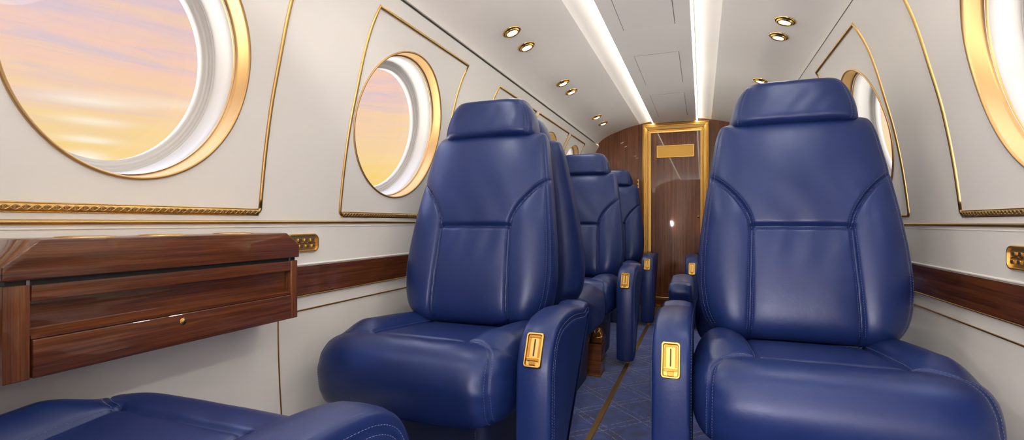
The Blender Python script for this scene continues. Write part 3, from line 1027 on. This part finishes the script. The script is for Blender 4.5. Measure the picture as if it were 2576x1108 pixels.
def control_panel(side, parent):
    Mx = plate_matrix(side)
    w, h = .0180, .0345
    outer = [(rrect(w, h, .006), -.012), (rrect(w, h, .006), .0022), (rrect(w - .001, h - .001, .0055), .0036), (rrect(w - .0035, h - .0035, .004), .0036), (rrect(w - .0045, h - .0045, .003), .0020), (rrect(w - .005, h - .005, .003), -.0005)]
    mb = MB()
    mb.grid([[Mx @ Vector((x, y, z)) for x, y in R] for R, z in outer], close_u=True)
    n = len(outer[0][0]); mb.f.append(tuple((len(outer) - 1) * n + k for k in range(n)))
    panel = mb.build('control_panel', M['gold'], parent, angle=.7); fix_normals(panel)
    mb = MB()
    mb.add([Mx @ Vector((x, y + .005, -.0001)) for x, y in rrect(.0014, .017, .0012, 3)], [tuple(range(16))])
    mb.build('slot', M['black'], panel, smooth=False)
    def bx(x0, x1, y0, y1, z0, z1, b=.0005):
        q = MB().box(x0, x1, y0, y1, z0, z1, b); return [Mx @ Vector(v) for v in q.v], q.f
    mb = MB(); mb.add(*bx(-.0115, .0115, -.0215, -.0165, -.001, .0045)); mb.add(*bx(-.006, .006, -.029, -.0215, -.001, .0030))
    mb.build('lever', M['gold_dark'], panel, smooth=False)
    mb = MB(); mb.add(*bx(-.0115, .0115, .0245, .0295, -.001, .0022)); mb.add(*bx(-.012, -.0085, -.014, .024, -.0014, .0008)); mb.add(*bx(.0085, .012, -.014, .024, -.0014, .0008))
    mb.build('catch', M['gold_dark'], panel, smooth=False)
    return panel

# ---- base ---------------------------------------------------------
def mesh_base():
    mb = MB()
    rows = []
    for z, w, y0, y1 in ((.0, .165, -.085, .19), (.012, .168, -.088, .193), (.10, .172, -.095, .195), (.20, .176, -.105, .198), (.235, .176, -.105, .198)):
        r = .03
        pts = []
        for cx, cy, a0 in ((w - r, y1 - r, 0), (-w + r, y1 - r, PI / 2), (-w + r, y0 + r, PI), (w - r, y0 + r, 3 * PI / 2)):
            for k in range(7):
                a = a0 + PI / 2 * k / 6; pts.append((cx + r * math.cos(a), cy + r * math.sin(a), z))
        rows.append(pts)
    mb.grid(rows, close_u=True)
    n = len(rows[0]); mb.f.append(tuple(range(n))[::-1]); mb.f.append(tuple((len(rows) - 1) * n + k for k in range(n)))
    return mb
def mesh_base_stitch():
    mb = MB()
    for sx in (-1, 1):
        for d in (.142, .150):
            stitches(mb, [(sx * d, -.086 - z * .09, z) for z in np.linspace(.02, .22, 20)])
    return mb

def make_seat(side, arm=True):
    root = empty('cabin_seat')
    o = mesh_back().build('backrest', M['leather'], root); mesh_back_stitch().build('stitching', M['thread'], o)['kind'] = 'stuff'
    o = mesh_head().build('headrest', M['leather'], root); mesh_head_stitch().build('stitching', M['thread'], o)['kind'] = 'stuff'
    o = mesh_cushion().build('seat_cushion', M['leather'], root); mesh_cushion_stitch().build('stitching', M['thread'], o)['kind'] = 'stuff'
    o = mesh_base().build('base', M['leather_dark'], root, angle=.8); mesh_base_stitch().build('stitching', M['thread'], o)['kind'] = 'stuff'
    if arm:
        o = mesh_armrest(side).build('armrest', M['leather'], root, angle=1.2); mesh_armrest_stitch(side).build('stitching', M['thread'], o)['kind'] = 'stuff'
        control_panel(side, root)
    return root
def copy_tree(o, parent=None, skip=()):
    c = o.copy(); COL.objects.link(c); c.parent = parent
    for ch in list(o.children):
        if ch.name.split('.')[0] in skip: continue
        copy_tree(ch, c, skip)
    return c

GRP = 'blue leather cabin seats'
SL = make_seat(+1)          # aisle side on local +x
SR = make_seat(-1)          # mirrored
LX, RX = -.592, .218
def put(o, x, y, rz, lab):
    o.location = (x, y, 0); o.rotation_euler = (0, 0, rz)
    tag(o, lab, 'seat', GRP)
    return o
put(SL, LX, 1.045, 0, 'blue leather seat facing the camera in the front left, beside the round window')
put(SR, RX, 1.130, 0, 'big blue leather seat facing the camera on the right side of the aisle')
fore = put(copy_tree(SR, skip=('control_panel',)), -.635, .362, PI, 'blue leather seat seen from behind at the bottom left corner, only cushion and armrest showing')
for c in fore.children:
    if c.name.split('.')[0] == 'armrest': c.location = (0, -.038, .001)      # slid forward on its rail
    elif c.name.split('.')[0] in ('backrest', 'headrest'): c.location = (0, .030, 0)      # slid back, reclined
mate = put(copy_tree(SL, skip=('armrest', 'control_panel')), LX, 1.880, PI, 'blue seat back turned away, directly behind the front left seat')
for c in mate.children:
    if c.name.split('.')[0] == 'headrest': c.location = (0, .006, -.030)     # pushed further down
put(copy_tree(SL), LX, 2.290, 0, 'middle left blue seat facing the camera, past the front left seat')
put(copy_tree(SL), LX + .004, 3.175, 0, 'farthest left blue seat facing the camera, next to the walnut bulkhead')
put(copy_tree(SL), RX, 1.960, PI, 'blue seat turned away behind the right seat, only its grey-blue armrest showing')
put(copy_tree(SR), RX + .004, 3.150, 0, 'far right blue seat by the door, only its armrest with gold button showing')

# ------------------------------------------------------------------ side cabinets
def cabinet(side, ya, yb, lab):
    """walnut side cabinet: stiles, recess, drawer front and a chamfered lid"""
    xf = XC + side * .613; xb = XC + side * .7115
    d = 1 if side > 0 else -1          # out from the aisle to the wall
    root = empty('side_cabinet', (xf, ya, 0)); tag(root, lab, 'cabinet', 'walnut side cabinets')
    def X(u): return u * d             # local: 0 at the front face, positive towards the wall
    W = abs(xb - xf); Ln = yb - ya
    def bx(mb, u0, u1, y0, y1, z0, z1, b=.0012):
        x0, x1 = sorted((X(u0), X(u1)))
        return mb.box(x0, x1, y0, y1, H + z0, H + z1, b)
    zb, zt = -.2005, -.0795
    for (a, b) in ((0, .0275), (Ln - .0175, Ln)):
        bx(MB(), .0, W, a, b, zb, zt, .0018).build('stile', M['wood_v'], root, angle=.5)
    bx(MB(), .0005, W - .004, .0285, Ln - .018, -.101, -.0805).build('top_rail', M['wood_h'], root, angle=.5)
    mb = MB(); bx(mb, .016, W - .006, .0285, Ln - .018, -.150, -.099)
    rec = mb.build('recess_panel', M['wood_h'], root, angle=.5)
    mb = MB(); mb.prism([(X(.0165), H - .1495), (X(.0015), H - .1495), (X(.0015), H - .1455), (X(.0165), H - .1365)], 'y', .0285, Ln - .018)
    mb.build('recess_lip', M['wood_h'], rec, smooth=False)
    mb = MB(); bx(mb, -.0015, W - .006, .029, Ln - .018, -.2000, -.1505, .0018)
    dr = mb.build('drawer_front', M['wood_h'], root, angle=.5)
    mb = MB()
    Rm = Matrix.Translation((X(-.001), Ln * .475, H - .163)) @ Matrix.Rotation(-d * PI / 2, 4, 'Y')
    mb.lathe([(.0, -.001), (.0060, -.001), (.0060, .0008), (.0052, .0014), (.0040, .0010), (.0034, .0018), (.0, .0020)], Rm, 24, False)
    mb.build('latch', M['gold'], dr)
    # dark gap with hinge pins
    mb = MB(); bx(mb, .004, W - .006, .004, Ln - .004, -.0825, -.0715, 0)
    gap = mb.build('shadow_gap', M['black'], root, smooth=False)
    mb = MB(); bx(mb, .001, .008, .0235, .0275, -.0805, -.0725, .0004)
    mb.build('hinge_pin', M['steel'], gap, smooth=False)
    mb = MB(); bx(mb, .001, .008, Ln - .022, -.018 + Ln, -.0805, -.0725, .0004)
    mb.build('hinge_pin', M['steel'], gap, smooth=False)
    # lid with chamfered ends
    c = .036
    poly = [(-.002, H - .0735), (-.002, H - .055), (c, H - .0215), (Ln - c + .004, H - .0215), (Ln + .002, H - .047), (Ln + .002, H - .0735)]
    x0, x1 = sorted((X(-.003), X(W - .001)))
    mb = MB(); mb.prism(poly, 'x', x0, x1, .0022)
    lid = mb.build('lid', M['wood_h'], root, angle=.5)
    # three gold cup rings let into the lid
    for yy in (.24, .48, .76):
        Rm = Matrix.Translation((X(.048), Ln * yy, H - .0215))
        mb = MB(); mb.lathe([(.036, -.001), (.036, .0006), (.0345, .0012), (.031, .0012), (.0295, .0006), (.029, -.0005)], Rm, 40, False)
        mb.build('cup_ring', M['gold'], lid)
        mb = MB(); mb.lathe([(.0295, .0002), (.015, .0003), (.0, .0003)], Rm, 40, False)
        mb.build('cup_well', M['gold_dark'], lid)
    return root
cabinet(-1, .345, .820, 'glossy walnut side cabinet with chamfered lid on the left wall under the large window')
cabinet(1, .430, .906, 'walnut side cabinet on the right wall, only its end showing at the right edge')

# ------------------------------------------------------------------ gold call-button plates on the walls
def wall_plate(side, y, z, lab):
    p = wall_pt(side, y, z)
    root = empty('switch_plate', p); tag(root, lab, 'switch plate', 'gold switch plates on the walls')
    sx = -side
    w, h = .051, .0225
    def loft(rings, name, mat, parent, cap=True):
        mb = MB(); mb.grid([[Vector((sx * o_, a, b)) for a, b in R] for R, o_ in rings], close_u=True)
        n = len(rings[0][0])
        if cap: mb.f.append(tuple((len(rings) - 1) * n + k for k in range(n)))
        o = mb.build(name, mat, parent, angle=.7); fix_normals(o); return o
    fr = loft([(rrect(w, h, .015), -.002), (rrect(w, h, .015), .003), (rrect(w - .0015, h - .0015, .0135), .0055), (rrect(w - .004, h - .004, .011), .0055), (rrect(w - .0055, h - .0055, .0095), .001)], 'frame', M['gold_frame'], root)
    # two rows of small relief buttons
    for r_ in (0, 1):
        for c_ in range(4):
            a = -.030 + c_ * .020 + (.004 if r_ else 0); b = .007 - r_ * .0145
            q = rrect(.0062, .0040, .002, 3)
            mb = MB()
            mb.grid([[Vector((sx * o_, a + k_ * yy, b + k_ * zz)) for yy, zz in q] for k_, o_ in ((1, .0005), (1, .0030), (.8, .0042))], close_u=True)
            mb.f.append(tuple(2 * len(q) + j for j in range(len(q))))
            o = mb.build('button', M['gold_soft'], root, angle=.7); fix_normals(o)
    mb = MB(); mb.tube([Vector((sx * .002, yy, .0002 + .0012 * math.sin(yy * 420))) for yy in np.linspace(-.042, .042, 40)], .0012, seg=6)
    mb.build('relief_line', M['gold_dark'], fr)
wall_plate(-1, .938, -.050, 'oval gold switch plate on the left wall at the cabinet end')
wall_plate(1, 1.130, -.064, 'oval gold switch plate at the right edge above the walnut band')

# ------------------------------------------------------------------ wooden drawer unit with gilded lid beside the seat base
root = empty('pedestal_box', (-.410, 2.03, 0)); tag(root, 'small dark wooden box with faceted gold top on the carpet behind the front left armrest', 'box')
MB().prism([(-.042, .0), (.030, .0), (.036, .13), (-.020, .13)], 'y', -.045, .045, .002).build('box_body', M['wood_x'], root, smooth=False)
mb = MB(); mb.box(-.043, .033, -.047, .047, .0, .006, .001)
mb.build('gold_line', M['gold_dark'], root, smooth=False)
mb = MB(); mb.box(-.029, .037, -.047, .047, .0575, .0605, .001)
mb.build('gold_line', M['gold_dark'], root, smooth=False)
mb = MB(); mb.prism([(-.020, .1305), (.036, .1305), (.040, .160), (.028, .196), (.006, .198), (-.010, .172)], 'y', -.040, .040, .006)
fc = mb.build('gilded_top', M['copper'], root, smooth=False)
mb = MB()
mb.tube([(-.012, -.041, .158), (.012, -.0415, .154), (.038, -.041, .160)], .0022, seg=6)
mb.tube([(.006, -.041, .196), (.012, -.0415, .156)], .0018, seg=6)
mb.tube([(.026, -.041, .195), (.014, -.0415, .156)], .0018, seg=6)
mb.build('facet_edge', M['gold'], fc)

# ------------------------------------------------------------------ sky
SKY, LOW_FILL, SKY_HIGH = 1.0 / 2 ** EXPO, 4.5, 3.0     # unseen glow below the horizon and overhead, added to light the cabin
def world():
    w = bpy.data.worlds.new('sunset_sky'); SC.world = w; w.use_nodes = True
    nt = w.node_tree; nt.nodes.clear()
    out = nt.nodes.new('ShaderNodeOutputWorld'); bg = nt.nodes.new('ShaderNodeBackground')
    L(nt, bg.outputs[0], out.inputs[0])
    tc = nt.nodes.new('ShaderNodeTexCoord')
    sp = nt.nodes.new('ShaderNodeSeparateXYZ'); L(nt, tc.outputs['Generated'], sp.inputs[0])
    def mth(op, a, b=None, c=None, clamp=False):
        n = nt.nodes.new('ShaderNodeMath'); n.operation = op; n.use_clamp = clamp
        for i, q in enumerate((a, b, c)):
            if q is None: continue
            if isinstance(q, (int, float)): n.inputs[i].default_value = q
            else: L(nt, q, n.inputs[i])
        return n.outputs[0]
    x, y, z = sp.outputs
    rr = mth('SQRT', mth('ADD', mth('MULTIPLY', x, x), mth('MULTIPLY', y, y)))
    el = mth('DIVIDE', z, mth('MAXIMUM', rr, 0.05))
    az = mth('ARCTAN2', x, y)
    cv = nt.nodes.new('ShaderNodeCombineXYZ'); L(nt, mth('MULTIPLY', az, 1.3), cv.inputs[0]); L(nt, mth('MULTIPLY', el, 11.0), cv.inputs[1])
    n1 = N(nt, 'ShaderNodeTexNoise', Scale=2.3, Detail=6.0, Roughness=0.55, Distortion=0.4); L(nt, cv.outputs[0], n1.inputs['Vector'])
    cv2 = nt.nodes.new('ShaderNodeCombineXYZ'); L(nt, mth('MULTIPLY', az, 2.6), cv2.inputs[0]); L(nt, mth('MULTIPLY', el, 40.0), cv2.inputs[1])
    n2 = N(nt, 'ShaderNodeTexNoise', Scale=1.6, Detail=5.0, Roughness=0.6); L(nt, cv2.outputs[0], n2.inputs['Vector'])
    e2 = mth('ADD', el, mth('MULTIPLY', mth('SUBTRACT', n1.outputs['Fac'], 0.5), 0.17))
    e2 = mth('ADD', e2, mth('MULTIPLY', mth('SUBTRACT', n2.outputs['Fac'], 0.5), 0.09))
    f = mth('MULTIPLY', mth('ADD', e2, 0.06), 1.6)
    r = ramp(nt, [(0.0, rgb(250, 196, 80)), (0.20, rgb(253, 214, 118)), (0.30, rgb(254, 220, 156)), (0.42, rgb(253, 213, 178)), (0.54, rgb(250, 207, 190)), (0.66, rgb(232, 202, 206)), (0.80, rgb(208, 198, 220)), (1.0, rgb(188, 198, 228))])
    L(nt, f, r.inputs['Fac'])
    cv3 = nt.nodes.new('ShaderNodeCombineXYZ'); L(nt, mth('MULTIPLY', az, 1.9), cv3.inputs[0]); L(nt, mth('MULTIPLY_ADD', el, 17.0, mth('MULTIPLY', az, 1.2)), cv3.inputs[1])
    n3 = N(nt, 'ShaderNodeTexNoise', Scale=2.0, Detail=7.0, Roughness=0.62, Distortion=0.6); L(nt, cv3.outputs[0], n3.inputs['Vector'])
    hi_ = mth('DIVIDE', mth('SUBTRACT', el, 0.12), 0.14, clamp=True)
    lav = mth('MULTIPLY', mth('MULTIPLY', mth('DIVIDE', mth('SUBTRACT', n3.outputs['Fac'], 0.47), 0.16, clamp=True), hi_), 0.8)
    pea = mth('MULTIPLY', mth('DIVIDE', mth('SUBTRACT', 0.45, n3.outputs['Fac']), 0.14, clamp=True), 0.55)
    ma = nt.nodes.new('ShaderNodeMix'); ma.data_type = 'RGBA'
    L(nt, lav, ma.inputs['Factor']); L(nt, r.outputs['Color'], ma.inputs['A']); ma.inputs['B'].default_value = rgb(216, 200, 214)
    mb_ = nt.nodes.new('ShaderNodeMix'); mb_.data_type = 'RGBA'
    L(nt, pea, mb_.inputs['Factor']); L(nt, ma.outputs['Result'], mb_.inputs['A']); mb_.inputs['B'].default_value = rgb(255, 214, 168)
    r = mb_
    # sunlit cloud streaks
    tot = None
    for (a0, e0, sa, se, am) in ((-1.069, .186, .055, .0075, .7), (-1.064, .155, .042, .006, .7), (-1.070, .128, .034, .0055, .8), (-1.076, .100, .028, .009, 1.0), (-.96, .196, .14, .008, .35)):
        da = mth('DIVIDE', mth('SUBTRACT', az, a0), sa); de = mth('DIVIDE', mth('SUBTRACT', mth('ADD', el, mth('MULTIPLY', mth('SUBTRACT', n2.outputs['Fac'], .5), .012)), e0), se)
        g = mth('MULTIPLY', mth('EXPONENT', mth('MULTIPLY', mth('ADD', mth('MULTIPLY', da, da), mth('MULTIPLY', de, de)), -1.0)), am)
        tot = g if tot is None else mth('ADD', tot, g)
    # the sky is paler on the right-hand side, away from the sunset
    pale = mth('MULTIPLY', mth('ADD', mth('MULTIPLY', x, 1.2), 0.0, clamp=True), 0.55)
    m1 = nt.nodes.new('ShaderNodeMix'); m1.data_type = 'RGBA'
    L(nt, pale, m1.inputs['Factor']); L(nt, r.outputs['Result'], m1.inputs['A']); m1.inputs['B'].default_value = (1, .95, .92, 1)
    m2 = nt.nodes.new('ShaderNodeMix'); m2.data_type = 'RGBA'
    L(nt, mth('MINIMUM', tot, 0.9), m2.inputs['Factor']); L(nt, m1.outputs['Result'], m2.inputs['A']); m2.inputs['B'].default_value = (1.05, .98, .82, 1)
    low_tint = nt.nodes.new('ShaderNodeMix'); low_tint.data_type = 'RGBA'
    L(nt, mth('DIVIDE', mth('SUBTRACT', 0.02, el), 0.16, clamp=True), low_tint.inputs['Factor']); L(nt, m2.outputs['Result'], low_tint.inputs['A']); low_tint.inputs['B'].default_value = (1.0, .95, .90, 1)
    L(nt, low_tint.outputs['Result'], bg.inputs['Color'])
    low = mth('MULTIPLY', mth('DIVIDE', mth('SUBTRACT', 0.0, el), 0.25, clamp=True), LOW_FILL)
    high = mth('MULTIPLY', mth('DIVIDE', mth('SUBTRACT', el, 0.42), 0.4, clamp=True), SKY_HIGH)
    L(nt, mth('ADD', mth('ADD', low, high), SKY), bg.inputs['Strength'])
world()

# ------------------------------------------------------------------ camera
F = 1250.0
cam = bpy.data.cameras.new('camera'); co = bpy.data.objects.new('camera', cam); COL.objects.link(co)
cam.sensor_width = 36.0; cam.lens = 36.0 * F / 2576.0
yaw = math.atan(477.0 / F)
co.location = (0, 0, H)
co.rotation_euler = (PI / 2, 0, yaw)
cam.shift_y = (560.0 - 554.0) / 2576.0
cam.clip_start = .02
SC.camera = co

SC.view_settings.view_transform = 'Standard'
SC.view_settings.look = 'None'
SC.view_settings.exposure = EXPO
SC.view_settings.gamma = 1.0
SC.view_settings.use_curve_mapping = False
SC.cycles.use_denoising = True
SC.cycles.max_bounces = 14
SC.cycles.diffuse_bounces = 7
SC.cycles.glossy_bounces = 5
SC.cycles.transparent_max_bounces = 12
SC.cycles.sample_clamp_indirect = 6.0
